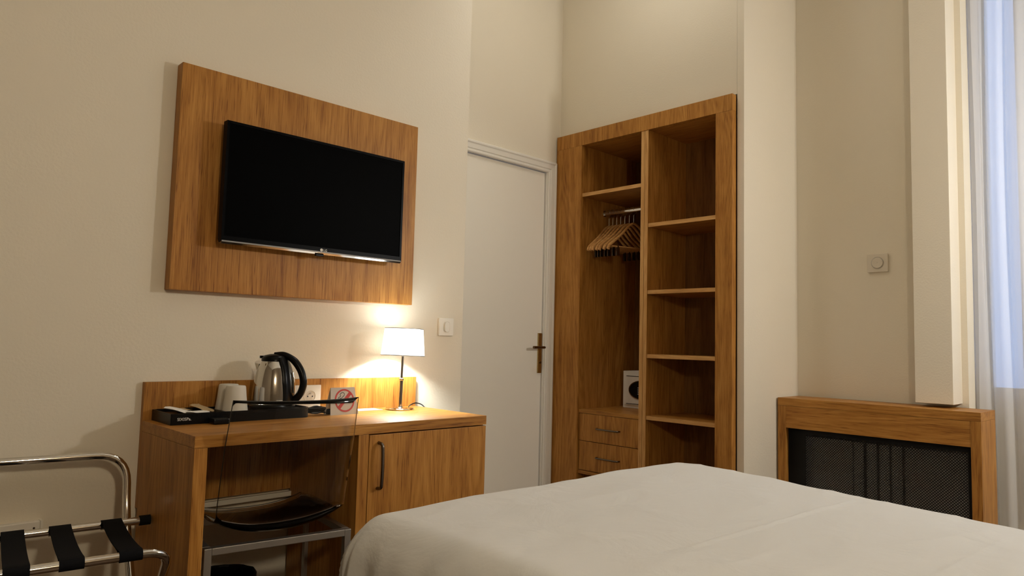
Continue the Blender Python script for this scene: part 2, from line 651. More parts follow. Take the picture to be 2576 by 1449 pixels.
# sheer curtain with hanging folds
bm = bmesh.new()
ny, nz_ = 260, 14
cy0, cy1 = -1.496, -2.84
xcur = XD+0.125
grid = []
for i in range(ny+1):
    s = i/ny
    y = cy0 + (cy1-cy0)*s
    row = []
    for j in range(nz_+1):
        t = j/nz_
        z = 0.048 + (2.98-0.048)*t
        ph = 2*PI*(y*9.2 + 0.55*math.sin(y*5.1+1.0) + 0.10*math.sin(z*1.7+y*3))
        amp = 0.020*(1.15-0.35*t)*(0.75+0.35*math.sin(y*7.3))
        x = xcur + amp*math.sin(ph) + 0.006*math.sin(ph*2.3+z*0.6)
        yy = y + 0.010*math.cos(ph)*(1-0.3*t)
        if i < 4:
            x, yy = xcur + 0.004*i, y
        row.append(bm.verts.new((x, min(yy, cy0), z)))
    grid.append(row)
for i in range(ny):
    for j in range(nz_):
        bm.faces.new((grid[i][j], grid[i+1][j], grid[i+1][j+1], grid[i][j+1]))
cur = thing('sheer_curtain', 'long white sheer curtain hanging in folds over the window', 'curtain', (xcur, -2.1, 0.048))
obj('fabric', bm, 'curtain', cur, smooth=True)
bm = bmesh.new()                                   # stitched double side hem
pr = []
for j in range(15):
    z = 0.048 + (2.98-0.048)*j/14
    pr.append([bm.verts.new((xcur-0.006, y, z)) for y in (cy0-0.002, cy0-0.025, cy0-0.052)])
for a, b in zip(pr, pr[1:]):
    for k in range(2):
        bm.faces.new((a[k], a[k+1], b[k+1], b[k]))
obj('side_hem', bm, 'curtain', cur)
rod = tag(obj('curtain_rod', tube([(xcur, WY0-0.004, 3.0), (xcur, WY1+0.004, 3.0)], 0.012), 'gloss_white', smooth=True,
              loc=(xcur, -2.1, 3.0)), 'white curtain rod spanning the window recess above the sheer curtain', 'curtain rod')

# boxed-in pipe above the radiator cover
bm = box(3.900, XD, -1.300, -1.466, 0.782, H-0.001)
struct(obj('trim_1', bm, 'wall', bevel=0.002))

# ================================================================== tv wall
PX0, PX1, PZ0, PZ1, PT = 0.789, 1.748, 1.172, 1.9265, 0.048
pan = obj('wall_panel', box(PX0, PX1, -PT, -0.0005, PZ0, PZ1), 'wood_z', loc=((PX0+PX1)/2, 0, PZ0), bevel=0.002)
tag(pan, 'large rectangular oak wall panel behind the television', 'panel')

tv = thing('television', 'flat black television mounted on the oak wall panel', 'television', (1.281, -0.08, 1.337))
TX0, TX1, TZ0, TZ1 = 0.921, 1.641, 1.337, 1.748
bm = prism([(-0.108, TZ0+0.004), (-0.108, TZ1), (-0.082, TZ1), (-0.082, TZ0+0.012), (-0.092, TZ0)], 0, TX0, TX1)
body = obj('case', bm, 'tv_black', tv)
bm = ring_prism([(TX0, TZ0+0.004), (TX1, TZ0+0.004), (TX1, TZ1), (TX0, TZ1)],
                [(TX0+0.009, TZ0+0.021), (TX1-0.009, TZ0+0.021), (TX1-0.009, TZ1-0.009), (TX0+0.009, TZ1-0.009)], -0.112, -0.108)
obj('bezel', bm, 'tv_black', tv)
obj('screen', box(TX0+0.009, TX1-0.009, -0.1095, -0.1078, TZ0+0.021, TZ1-0.009), 'screen', tv)
bm = prism([(-0.112, TZ0+0.006), (-0.1135, TZ0+0.001), (-0.106, TZ0-0.005), (-0.092, TZ0-0.003), (-0.092, TZ0+0.004)], 0, TX0+0.002, TX1-0.002)
obj('bottom_lip', bm, 'gunmetal', tv)
obj('wall_bracket', box(1.14, 1.42, -0.0815, -PT-0.0005, 1.42, 1.66), 'black_matt', tv)
obj('back_bulge', box(1.02, 1.54, -0.082, -0.062, 1.365, 1.60), 'black_matt', tv, bevel=0.004)
obj('sensor_pod', box(1.268, 1.300, -0.110, -0.098, TZ0-0.012, TZ0-0.0045), 'black', tv, bevel=0.002)
bm = text_bm('LG', 0.012)
bmesh.ops.translate(bm, verts=bm.verts, vec=(1.296, -0.1125, 1.3435))
obj('logo_letters', bm, 'ink_white', tv)
bm = prism(circle(1.288, 1.348, 0.0056, 20), 1, -0.1128, -0.112)
obj('logo_disc', bm, 'ink_white', tv)

sw = thing('light_switch', 'square white rocker light switch on the wall right of the lamp', 'light switch', (1.965, 0, 1.088))
obj('plate', box(1.926, 2.006, -0.010, -0.0003, 1.049, 1.127), 'plastic_white', sw, bevel=0.003)
po = [(1.966+0.018*math.copysign(abs(math.cos(a))**0.6, math.cos(a)), 1.088+0.024*math.copysign(abs(math.sin(a))**0.6, math.sin(a)))
      for a in [2*PI*k/32 for k in range(32)]]
pi_ = [(1.966+(x-1.966)*0.90, 1.088+(z-1.088)*0.92) for x, z in po]
obj('surround', ring_prism(po, pi_, -0.0115, -0.0098), 'plastic_grey', sw)
pk = [(1.966+(x-1.966)*0.72, 1.088+(z-1.088)*0.88) for x, z in po]
obj('rocker', prism(pk, 1, -0.016, -0.0098), 'plastic_white', sw, bevel=0.0)

# cable trunking low on the wall behind the luggage rack
tr = thing('cable_trunking', 'white cable trunking ending low on the wall behind the luggage rack', 'trunking', (0.0, 0, 0.452))
obj('channel', box(XL+0.01, 0.485, -0.024, -0.0003, 0.452, 0.482), 'gloss_white', tr, bevel=0.002)
obj('end_cap', box(0.4852, 0.492, -0.025, -0.0003, 0.451, 0.483), 'plastic_white', tr)
obj('screw', prism(circle(0.470, 0.464, 0.003, 10), 1, -0.0255, -0.0238), 'dark_metal', tr)

# ================================================================== desk
DX0, DX1, DYF, DZ, DZB = 0.742, 1.803, -0.468, 0.753, 0.720
desk = thing('desk', 'oak desk with raised back board, knee space and a cupboard', 'desk', (1.27, -0.24, 0))
obj('desk_top', box(DX0, DX1, DYF, -0.0215, DZB, DZ), 'wood_x', desk, bevel=0.001)
obj('back_board', box(DX0, DX1, -0.021, -0.0005, 0.480, 0.8735), 'wood_z', desk, bevel=0.001)
obj('side_panel', box(DX0, 0.778, DYF, -0.0215, 0.0, DZB-0.0005), 'wood_z', desk, bevel=0.001)
obj('divider', box(1.2548, 1.2926, DYF, -0.0215, 0.0, DZB-0.0005), 'wood_z', desk, bevel=0.001)
obj('side_panel', box(1.779, DX1, DYF+0.019, -0.0215, 0.0, DZB-0.0005), 'wood_z', desk, bevel=0.001)
obj('cupboard_floor', box(1.293, 1.7785, DYF+0.02, -0.0215, 0.06, 0.08), 'wood_x', desk)
obj('plinth', box(1.293, 1.7785, DYF+0.04, DYF+0.055, 0.0, 0.0595), 'wood_x', desk)
dd = obj('cupboard_door', box(1.2955, 1.801, DYF, DYF+0.018, 0.064, DZB-0.004), 'wood_z', desk, bevel=0.001)
hx = 1.331


def bow_handle(name, p0, p1, out, parent, r=0.0055, mat='dark_metal'):
    p0, p1, out = Vector(p0), Vector(p1), Vector(out)
    ax = (p1-p0)
    pts = [p0, p0 + out*0.8 + ax*0.03, p0 + out + ax*0.14, p0 + out*1.08 + ax*0.5, p1 + out - ax*0.14, p1 + out*0.8 - ax*0.03, p1]
    bm = tube(spline(pts, 5), r, 10)
    return obj(name, bm, mat, parent, smooth=True)


bow_handle('handle', (hx, DYF+0.0005, 0.690), (hx, DYF+0.0005, 0.543), (0, -0.026, 0), dd)
obj('cable_rail', box(0.7785, 1.254, -0.034, -0.0225, 0.456, 0.4725), 'plastic_white', desk)

so = thing('wall_socket', 'white electrical socket set in the desk back board behind the kettle', 'socket', (1.302, -0.021, 0.808))
obj('plate', box(1.249, 1.358, -0.029, -0.0213, 0.767, 0.851), 'plastic_white', so, bevel=0.002)
po = circle(1.3135, 0.8105, 0.0245, 36)
obj('collar', ring_prism(po, [(1.3135+(x-1.3135)*0.86, 0.8105+(z-0.8105)*0.86) for x, z in po], -0.0305, -0.0285), 'plastic_white', so, smooth=True)
obj('well', prism(circle(1.3135, 0.8105, 0.0205, 30), 1, -0.0293, -0.0288), 'plastic_grey', so)
for dx, dz in ((-0.0095, -0.001), (0.0095, -0.001)):
    obj('pin_hole', prism(circle(1.3135+dx, 0.8105+dz, 0.0027, 12), 1, -0.0300, -0.0292), 'ink_black', so)
obj('earth_pin', tube([(1.3135, -0.029, 0.8205), (1.3135, -0.036, 0.8205)], 0.0024), 'steel', so, smooth=True)

# ---- table lamp -------------------------------------------------------------
LX, LY = 1.655, -0.120
lamp = thing('table_lamp', 'lit table lamp with white drum shade and slim chrome stem', 'lamp', (LX, LY, DZ+0.0003))
lamp.rotation_euler = (math.radians(-0.4), math.radians(1.6), 0)
obj('base', lathe([(0.0, 0.0), (0.056, 0.0), (0.057, 0.003), (0.054, 0.006), (0.012, 0.009), (0.0085, 0.014), (0.0, 0.014)], 48, cap0=False, cap1=False),
    'chrome', lamp, local=True, smooth=True)
obj('stem', lathe([(0.0075, 0.010), (0.0075, 0.118), (0.0055, 0.119), (0.0050, 0.235), (0.0, 0.235)], 20, cap1=False), 'chrome', lamp, local=True, smooth=True)
obj('joint_ring', lathe([(0.0078, 0.113), (0.0092, 0.115), (0.0092, 0.121), (0.0070, 0.123)], 20), 'steel', lamp, local=True, smooth=True)
obj('bulb_holder', lathe([(0.006, 0.215), (0.016, 0.217), (0.016, 0.250), (0.010, 0.254)], 20), 'plastic_white', lamp, local=True, smooth=True)
bm = bmesh.new()
bmesh.ops.create_uvsphere(bm, u_segments=20, v_segments=12, radius=0.020, matrix=Matrix.Translation((0, 0, 0.268)) @ Matrix.Diagonal((1.0, 1.0, 1.75, 1.0)))
obj('bulb', bm, 'bulb', lamp, local=True, smooth=True)
SB, ST = 0.212, 0.318
bm = lathe([(0.0865, SB), (0.0765, ST), (0.0755, ST), (0.0855, SB), (0.0865, SB)], 64, cap0=False, cap1=False)
bmesh.ops.remove_doubles(bm, verts=bm.verts, dist=1e-5)
shade = obj('shade', bm, 'shade', lamp, local=True, smooth=True)
obj('shade_rim', lathe([(0.0855, SB-0.0015), (0.0873, SB-0.0015), (0.0873, SB+0.0012), (0.0855, SB+0.0012)], 64, cap0=False, cap1=False), 'satin', shade, local=True, smooth=True)
obj('shade_rim', lathe([(0.0752, ST-0.0012), (0.0770, ST-0.0012), (0.0770, ST+0.0012), (0.0752, ST+0.0012)], 64, cap0=False, cap1=False), 'satin', shade, local=True, smooth=True)
bm = bmesh.new()
for k in range(3):
    a = 2*PI*k/3+0.5
    tube([(0.009*math.cos(a), 0.009*math.sin(a), 0.246), (0.0835*math.cos(a), 0.0835*math.sin(a), SB+0.02)], 0.0012, 6, bm)
obj('shade_top', lathe([(0.0, ST-0.007), (0.0740, ST-0.007), (0.0740, ST-0.005), (0.0, ST-0.005)], 48, cap0=False, cap1=False), 'shade_top', shade, local=True, smooth=True)
obj('finial', lathe([(0.0, ST+0.004), (0.006, ST+0.003), (0.006, ST-0.0045), (0.0, ST-0.0045)], 16, cap0=False, cap1=False), 'steel', shade, local=True, smooth=True)
obj('shade_carrier', bm, 'satin', lamp, local=True)
pts = spline([(1.705, -0.105, DZ+0.004), (1.745, -0.065, DZ+0.012), (1.790, -0.045, DZ+0.018), (1.8125, -0.065, DZ+0.006), (1.8125, -0.085, DZ-0.03), (1.8125, -0.05, 0.55), (1.812, -0.02, 0.30)], 8)
obj('power_cord', tube([p - Vector((LX, LY, DZ)) for p in pts], 0.0024, 8), 'black', lamp, local=True, smooth=True)

# ---- leaflets ---------------------------------------------------------------
bm = box(-0.070, 0.070, -0.036, 0.036, 0, 0.0012)
bmesh.ops.rotate(bm, verts=bm.verts, cent=(0, 0, 0), matrix=Matrix.Rotation(-0.04, 3, 'Z'))
o = obj('leaflet', bm, 'paper', local=True)
o.location = (1.515, -0.070, DZ+0.0004)
tag(o, 'white paper leaflet lying flat between the sign and the lamp', 'leaflet')

# ---- no smoking tent card ----------------------------------------------------
sg = thing('no_smoking_sign', 'grey tent card with red no smoking symbol on the desk', 'sign', (1.369, -0.165, DZ+0.0003), 0.02)
sw_, sh_ = 0.0535, 0.096
bm = bmesh.new()
tilt = 0.20
for sgn in (1, -1):
    y0, y1 = (-0.020, 0.0) if sgn > 0 else (0.026, 0.002)
    a = [bm.verts.new(p) for p in ((-sw_*1.08, y0, 0), (sw_*1.08, y0, 0), (sw_*0.93, y1, sh_), (-sw_*0.93, y1, sh_))]
    b = [bm.verts.new((p.co.x, p.co.y+0.0008*sgn, p.co.z)) for p in a]
    bm.faces.new(a)
    bm.faces.new(b[::-1])
    for i in range(4):
        bm.faces.new((a[i], a[(i+1) % 4], b[(i+1) % 4], b[i]))
card = obj('card', bm, 'card', sg, local=True)
shear = Matrix(((1, 0, 0), (0, 1, 0.020/sh_), (0, 0, 1)))


def on_card(bm, name, mat):
    for v in bm.verts:
        v.co = Vector((v.co.x, v.co.y - 0.0202 + v.co.z*0.020/sh_, v.co.z))
    return obj(name, bm, mat, card, local=True)


cz = 0.050
po = circle(0.004, cz, 0.0405, 48)
on_card(ring_prism(po, [(0.004+(x-0.004)*0.86, cz+(z-cz)*0.86) for x, z in po], -0.0008, 0), 'red_ring', 'ink_red')
q = 0.0042
d = 0.0350/math.sqrt(2)
bar = [(0.004-d-q, cz-d+q), (0.004-d+q, cz-d-q), (0.004+d+q, cz+d-q), (0.004+d-q, cz+d+q)]
bm = prism(bar, 1, -0.0008, 0)
on_card(bm, 'red_bar', 'ink_red')
bm = prism([(-0.024, cz-0.008), (0.022, cz-0.008), (0.022, cz-0.001), (-0.024, cz-0.001)], 1, -0.0006, 0)
prism([(0.0245, cz-0.008), (0.029, cz-0.008), (0.029, cz-0.001), (0.0245, cz-0.001)], 1, -0.0006, 0, bm)
on_card(bm, 'cigarette', 'ink_black')
smoke = spline([(-0.022, 0, cz+0.002), (-0.021, 0, cz+0.010), (-0.012, 0, cz+0.015), (-0.013, 0, cz+0.022), (-0.004, 0, cz+0.028), (0.004, 0, cz+0.025),
                (0.003, 0, cz+0.018), (-0.003, 0, cz+0.013), (-0.008, 0, cz+0.009), (-0.017, 0, cz+0.007)], 5)
bm = bmesh.new()
pr = None
for i, p in enumerate(smoke):
    t = (smoke[min(i+1, len(smoke)-1)]-smoke[max(i-1, 0)]).normalized()
    n = Vector((-t.z, 0, t.x))*0.0011
    cur_ = (bm.verts.new(p+n+Vector((0, -0.0006, 0))), bm.verts.new(p-n+Vector((0, -0.0006, 0))))
    if pr:
        bm.faces.new((pr[0], pr[1], cur_[1], cur_[0]))
    pr = cur_
on_card(bm, 'smoke_curl', 'ink_black')

# ---- welcome tray ------------------------------------------------------------
tray = thing('welcome_tray', 'black welcome tray holding the kettle and wrapped cups', 'tray', (0.99, -0.12, DZ+0.0003))
TZ = DZ+0.0003
outline = []
X0, X1, Y0, Y1 = 0.768, 1.232, -0.198, -0.0235
for cx, cyy, r, a0 in ((X0+0.004, Y0+0.004, 0.004, PI), (X1-0.035, Y0+0.035, 0.035, 1.5*PI), (X1-0.035, Y1-0.035, 0.035, 0), (X0+0.004, Y1-0.004, 0.004, 0.5*PI)):
    for k in range(7):
        a = a0 + (PI/2)*k/6
        outline.append((cx+r*math.cos(a), cyy+r*math.sin(a)))
obj('body', prism(outline, 2, TZ, TZ+0.026), 'black', tray, bevel=0.0)
inn = [(X0+X1)/2 + (x-(X0+X1)/2)*0.985 for x, y in outline]
inner = [((X0+X1)/2 + (x-(X0+X1)/2)*0.983, (Y0+Y1)/2 + (y-(Y0+Y1)/2)*0.952) for x, y in outline]
bm = bmesh.new()
n = len(outline)
V = [[bm.verts.new((p[0], p[1], z)) for p in pl] for pl, z in ((outline, TZ+0.0262), (outline, TZ+0.034), (inner, TZ+0.034), (inner, TZ+0.0262))]
for a, b in zip(V, V[1:]+V[:1]):
    for i in range(n):
        j = (i+1) % n
        bm.faces.new((a[i], a[j], b[j], b[i]))
rim = obj('rim', bm, 'black', tray)
bm = text_bm('SIXISPa.', 0.0128)
bmesh.ops.translate(bm, verts=bm.verts, vec=(0.786, Y0-0.0004, TZ+0.0125))
obj('lettering', bm, 'ink_white', tray)
obj('partition', box(0.935, 0.938, Y0+0.006, Y1-0.006, TZ+0.0262, TZ+0.033), 'black', tray)
obj('drawer_pull', box(0.878, 0.928, Y0-0.050, Y0-0.0006, TZ+0.0002, TZ+0.018), 'black', tray, bevel=0.005)

# ---- kettle --------------------------------------------------------------------
KZ = TZ+0.0264
ket = thing('kettle', 'polished steel electric kettle with black handle on the tray', 'kettle', (1.128, -0.112, KZ), -0.76)
obj('power_base', lathe([(0.0, 0), (0.074, 0), (0.076, 0.004), (0.076, 0.012), (0.071, 0.017), (0.0, 0.017)], 48, cap0=False, cap1=False), 'black', ket, local=True, smooth=True)
obj('lower_collar', lathe([(0.0665, 0.0172), (0.0695, 0.018), (0.0695, 0.029), (0.0665, 0.0295)], 48), 'black', ket, local=True, smooth=True)
prof = [(0.0685, 0.0296), (0.0690, 0.034), (0.0680, 0.058), (0.0650, 0.088), (0.0600, 0.115), (0.0530, 0.140), (0.0450, 0.157), (0.0425, 0.163)]
prof = [(p.x, p.z) for p in spline([(r, 0, z) for r, z in prof], 4)]
obj('body', lathe(prof, 56), 'steel', ket, local=True, smooth=True)
obj('lid', lathe([(0.0415, 0.1632), (0.0435, 0.165), (0.0425, 0.174), (0.034, 0.183), (0.014, 0.188), (0.0, 0.1885)], 40, cap1=False), 'black', ket, local=True, smooth=True)
bm = prism([(-0.020, -0.016), (-0.046, -0.012), (-0.052, 0.0), (-0.046, 0.012), (-0.020, 0.016)], 2, 0.1725, 0.1815)
obj('lid_tab', bm, 'black', ket, local=True, bevel=0.001)
bm = bmesh.new()
v = [bm.verts.new(p) for p in ((-0.0475, -0.013, 0.153), (-0.0475, 0.013, 0.153), (-0.067, 0.0, 0.155), (-0.0560, -0.008, 0.128), (-0.0560, 0.008, 0.128), (-0.0600, 0.0, 0.132))]
for f in ((0, 1, 2), (3, 5, 4), (0, 2, 5, 3), (1, 4, 5, 2), (0, 3, 4, 1)):
    bm.faces.new([v[i] for i in f])
obj('spout', bm, 'steel', ket, local=True)
path = spline([(0.000, 0, 0.186), (0.030, 0, 0.187), (0.058, 0, 0.174), (0.078, 0, 0.156), (0.096, 0, 0.126), (0.104, 0, 0.092), (0.097, 0, 0.060), (0.082, 0, 0.038), (0.064, 0, 0.028)], 6)
rr = [0.75+0.40*min(1, i/16.0) for i in range(len(path))]
obj('handle', tube(path, rr, 14, flat=(0.0120, 0.0108, (0, 1, 0))), 'black', ket, local=True, smooth=True)
path = spline([(0.026, 0, 0.176), (0.036, 0, 0.155), (0.046, 0, 0.122), (0.0505, 0, 0.085), (0.0525, 0, 0.050), (0.0520, 0, 0.0305)], 5)
rs = [0.70+0.30*min(1.0, i/14.0) for i in range(len(path))]
strap = obj('handle_strap', tube(path, rs, 20, flat=(0.048, 0.0185, (0, 1, 0))), 'black', ket, local=True, smooth=True)
bm = tube(spline([(0.0640, 0, 0.126), (0.0690, 0, 0.100), (0.0710, 0, 0.075), (0.0715, 0, 0.056)], 5), 1.0, 12, flat=(0.008, 0.004, (0, 1, 0)))
obj('water_gauge', bm, 'steel', strap, local=True, smooth=True)

# ---- wrapped cups ---------------------------------------------------------------


def cup(x, y, label, seed):
    t = thing('wrapped_cup', label, 'cup', (x, y, TZ+0.0264), 0.3*seed, 'wrapped cups turned upside down on the tray')
    bm = lathe([(0.0395, 0.0), (0.0400, 0.003), (0.0390, 0.008), (0.0345, 0.045), (0.0315, 0.080), (0.0290, 0.085), (0.010, 0.0862), (0.0, 0.0862)], 30, cap1=False)
    for v in bm.verts:
        k = 0.7*noise.noise(Vector((v.co.x*60, v.co.y*60, v.co.z*22+seed*9))) + 0.7*noise.noise(Vector((math.atan2(v.co.y, v.co.x)*3.0, v.co.z*9, seed*3.3)))
        v.co.x *= 1+0.030*k
        v.co.y *= 1+0.030*k
    obj('wrapping', bm, 'cup', t, local=True, smooth=True)
    obj('cup_body', lathe([(0.0365, 0.002), (0.0290, 0.078), (0.026, 0.081), (0.0, 0.081)], 24, cap1=False), 'plastic_white', t, local=True, smooth=True)


cup(0.982, -0.1505, 'upside-down wrapped white cup nearest the front edge of the tray', 1)
cup(0.992, -0.0685, 'upside-down wrapped white cup at the back of the tray', 2)


# ---- sachets ----------------------------------------------------------------------
def sachet(x, y, w, l, rz, tilt_, mat, label, cat='sachet', z=0.0):
    bm = bmesh.new()
    nx, nyy = 6, 8
    g = []
    for side in (1, -1):
        gg = []
        for i in range(nx+1):
            row = []
            for j in range(nyy+1):
                u, v = i/nx*2-1, j/nyy*2-1
                h = 0.0035*(1-u*u)*(1-v**4)*side + 0.0015*math.sin(4*u+3*v+x*90)
                row.append(bm.verts.new((u*w/2, v*l/2, h)))
            gg.append(row)
        g.append(gg)
        for i in range(nx):
            for j in range(nyy):
                bm.faces.new((gg[i][j], gg[i+1][j], gg[i+1][j+1], gg[i][j+1]))
    bmesh.ops.remove_doubles(bm, verts=bm.verts, dist=1e-5)
    o = obj('sachet', bm, mat, local=True, smooth=True)
    o.rotation_euler = (tilt_, 0, rz)
    bpy.context.view_layer.update()
    zmin = min((o.matrix_world @ v.co).z for v in o.data.vertices)
    o.location = (x, y, TZ+0.0264+z-zmin)
    tag(o, label, cat, 'sachets in the tray compartment')


sachet(0.820, -0.105, 0.050, 0.080, 1.0, 0.22, 'paper', 'white paper sachet leaning at the left end of the tray')
sachet(0.868, -0.138, 0.045, 0.075, 1.5, 0.04, 'paper', 'flat white sachet at the front of the tray compartment')
sachet(0.903, -0.082, 0.042, 0.072, 0.5, 0.28, 'paper_tan', 'tan paper sachet tilted beside the rear wrapped cup')
sachet(0.850, -0.062, 0.042, 0.070, 2.3, 0.10, 'paper_tan', 'tan paper sachet lying at the back of the tray compartment')

# ---- kettle cord, bundled right of the tray -------------------------------------------------
pts = [(1.190, -0.040, DZ+0.004), (1.215, -0.028, DZ+0.004), (1.245, -0.060, DZ+0.005)]
for k in range(1, 64):
    a = PI*0.75 - k/63*2*PI*4.3
    w_ = 0.040 - 0.006*math.sin(k*0.9)
    pts.append((1.288+w_*math.cos(a)+0.007*math.sin(2.1*a), -0.128+(0.020+0.005*math.cos(k*0.7))*math.sin(a), DZ+0.0052+0.018*(k/63)+0.004*math.sin(a*0.5+k)**2))
bm = tube(pts, 0.0042, 8)
bmesh.ops.translate(bm, verts=bm.verts, vec=(-1.128, 0.112, -KZ))
bmesh.ops.rotate(bm, verts=bm.verts, cent=(0, 0, 0), matrix=Matrix.Rotation(0.76, 3, 'Z'))
cord = obj('power_cord', bm, 'black', ket, local=True, smooth=True)
bm = box(1.318, 1.346, -0.150, -0.128, DZ+0.0006, DZ+0.020)
bmesh.ops.translate(bm, verts=bm.verts, vec=(-1.128, 0.112, -KZ))
bmesh.ops.rotate(bm, verts=bm.verts, cent=(0, 0, 0), matrix=Matrix.Rotation(0.76, 3, 'Z'))
obj('plug', bm, 'black', cord, local=True, bevel=0.004)

# ================================================================== clear chair
CH = (1.006, -0.465, 0.0)
ch = thing('clear_chair', 'transparent plastic chair with satin metal frame pushed under the desk', 'chair', CH, -0.136)
prof = [(-0.128, 0.848), (-0.098, 0.74), (-0.066, 0.63), (-0.040, 0.54), (-0.012, 0.482), (0.045, 0.452), (0.14, 0.448), (0.27, 0.455), (0.37, 0.455)]
prof = spline([(0, a, b) for a, b in prof], 5)
NU = 20
HW = 0.188
bm = bmesh.new()
g = []
L_ = len(prof)
for i, p in enumerate(prof):
    t = i/(L_-1)
    seatness = max(0.0, min(1.0, (t-0.35)/0.25))
    row = []
    for k in range(NU+1):
        u = k/NU*2-1
        w = HW*(1.0 - 0.03*max(0, 0.15-t)/0.15)
        rise = (0.045*seatness + 0.004)*abs(u)**2.4*(1-max(0, t-0.75)*1.6)
        fwd = (1-seatness)*0.030*u*u
        row.append(bm.verts.new((u*w, p.y + fwd, p.z + rise)))
    g.append(row)
for i in range(L_-1):
    for k in range(NU):
        bm.faces.new((g[i][k], g[i][k+1], g[i+1][k+1], g[i+1][k]))
edge = [g[i][0].co.copy() for i in range(L_-1, -1, -1)] + [v.co.copy() for v in g[0][1:]] + [g[i][NU].co.copy() for i in range(1, L_)]
front = [v.co.copy() for v in g[L_-1]]
shell = obj('shell', bm, 'clear', ch, local=True, smooth=True)
sm = shell.modifiers.new('thickness', 'SOLIDIFY')
sm.thickness = 0.003
sm.offset = 0.0
obj('shell_edge', tube(edge, 0.0012, 8), 'clear_rim', shell, local=True, smooth=True)
obj('shell_edge', tube(front, 0.0012, 8), 'clear_rim', shell, local=True, smooth=True)
fr_w, fr_y1 = 0.2145, 0.335
obj('rear_rail', box(-fr_w+0.0205, fr_w-0.0205, -0.012, 0.012, 0.420, 0.440), 'satin', ch, local=True, bevel=0.0015)
obj('front_rail', box(-fr_w+0.0205, fr_w-0.0205, fr_y1-0.012, fr_y1+0.012, 0.420, 0.440), 'satin', ch, local=True, bevel=0.0015)
for s in (-1, 1):
    xa, xb = s*(fr_w-0.020), s*fr_w
    obj('side_rail', box(xa, xb, 0.0125, fr_y1-0.0125, 0.420, 0.440), 'satin', ch, local=True, bevel=0.0015)
    obj('leg', box(xa, xb, -0.012, 0.012, 0.0003, 0.440), 'satin', ch, local=True, bevel=0.0015)
    obj('leg', box(xa, xb, fr_y1-0.012, fr_y1+0.012, 0.0003, 0.440), 'satin', ch, local=True, bevel=0.0015)

# ---- waste bin under the desk --------------------------------------------------------
wb = thing('waste_bin', 'black waste bin on the floor in the desk knee space', 'waste bin', (0.985, -0.135, 0.0003))
obj('bucket', lathe([(0.0, 0.0), (0.075, 0.0), (0.078, 0.004), (0.094, 0.255), (0.090, 0.255), (0.074, 0.008), (0.0, 0.008)], 36, cap0=False, cap1=False), 'black', wb, local=True, smooth=True)
bm = lathe([(0.0955, 0.225), (0.097, 0.258), (0.092, 0.263), (0.088, 0.256), (0.086, 0.215)], 36, cap0=False, cap1=False)
for v in bm.verts:
    k = noise.noise(v.co*40)
    v.co.z += 0.008*k*(1 if v.co.z < 0.24 else 0.4)
    v.co.x *= 1+0.02*k
obj('bin_liner', bm, 'black', wb, local=True)

# ================================================================== luggage rack
rk = thing('luggage_rack', 'folding chrome luggage rack with black straps left of the desk', 'luggage rack', (0.36, -0.295, 0.0), -0.10)
RR = 0.0115
xr = 0.322
xl = -0.40
yb_, yf_ = 0.165, -0.190
# back rail that carries the straps, with rubber ends
br = obj('back_rail', tube([(xl+0.03, yb_, 0.476), (xr+0.010, yb_, 0.476)], RR, 16), 'chrome', rk, local=True, smooth=True)
for a, b in ((xr+0.0105, xr+0.040), (xl-0.002, xl+0.0295)):
    obj('rubber_cap', tube([(a, yb_, 0.476), (b, yb_, 0.476)], 0.0145, 16), 'black_matt', br, local=True, smooth=True)
# front u-frame: rail bent down into legs that cross to the back
path = round_path([(xl-0.02, 0.155, 0.012), (xl-0.02, yf_, 0.476), (xr+0.015, yf_, 0.476), (xr+0.015, 0.155, 0.012)], 0.06, 8)
obj('front_frame', tube(path, RR, 16), 'chrome', rk, local=True, smooth=True)
# back-rest frame: top bar, uprights, then legs that cross to the front
path = round_path([(xl+0.010, -0.205, 0.012), (xl+0.010, 0.190, 0.470), (xl+0.010, 0.232, 0.664), (xr-0.020, 0.232, 0.664),
                   (xr-0.020, 0.190, 0.470), (xr-0.020, -0.205, 0.012)], 0.085, 8)
obj('back_frame', tube(path, RR, 16), 'chrome', rk, local=True, smooth=True)
for x in (xl-0.02, xr+0.015):
    obj('foot_cap', tube([(x, 0.150, 0.018), (x, 0.158, 0.0004)], 0.014, 12), 'black_matt', rk, local=True, smooth=True)
for x in (xl+0.010, xr-0.020):
    obj('foot_cap', tube([(x, -0.200, 0.018), (x, -0.208, 0.0004)], 0.014, 12), 'black_matt', rk, local=True, smooth=True)
for xs in (0.247, 0.121, 0.012, -0.11, -0.24):
    w = 0.026
    loop = []
    c0, c1, zc, r_ = yf_, yb_, 0.476, 0.0138
    for k in range(11):            # round the front rail
        a = -PI*0.55 - PI*0.95*k/10
        loop.append((c0 + r_*math.cos(a), zc + r_*math.sin(a)))
    for k in range(1, 10):         # slack between the rails
        t = k/10
        loop.append((c0 + (c1-c0)*t, zc + r_ - 0.010*4*t*(1-t)))
    for k in range(11):            # round the back rail
        a = PI/2 - PI*0.95*k/10
        loop.append((c1 + r_*math.cos(a), zc + r_*math.sin(a)))
    for k in range(1, 10):         # under side
        t = k/10
        loop.append((c1 + (c0-c1)*t, zc + r_ - 0.0026 - 0.010*4*t*(1-t) - 0.020*max(0, 1-abs(t-0.0)*9) - 0.020*max(0, 1-abs(t-1.0)*9)))
    bm = bmesh.new()
    sk = 0.022
    vs = [[bm.verts.new((xs + s*w + (p[0]-c0)/(c1-c0)*0.012, p[0], p[1])) for p in loop] for s in (-1, 1)]
    n = len(loop)
    for i in range(n):
        j = (i+1) % n
        bm.faces.new((vs[0][i], vs[0][j], vs[1][j], vs[1][i]))
    obj('strap', bm, 'strap', rk, local=True, smooth=True)

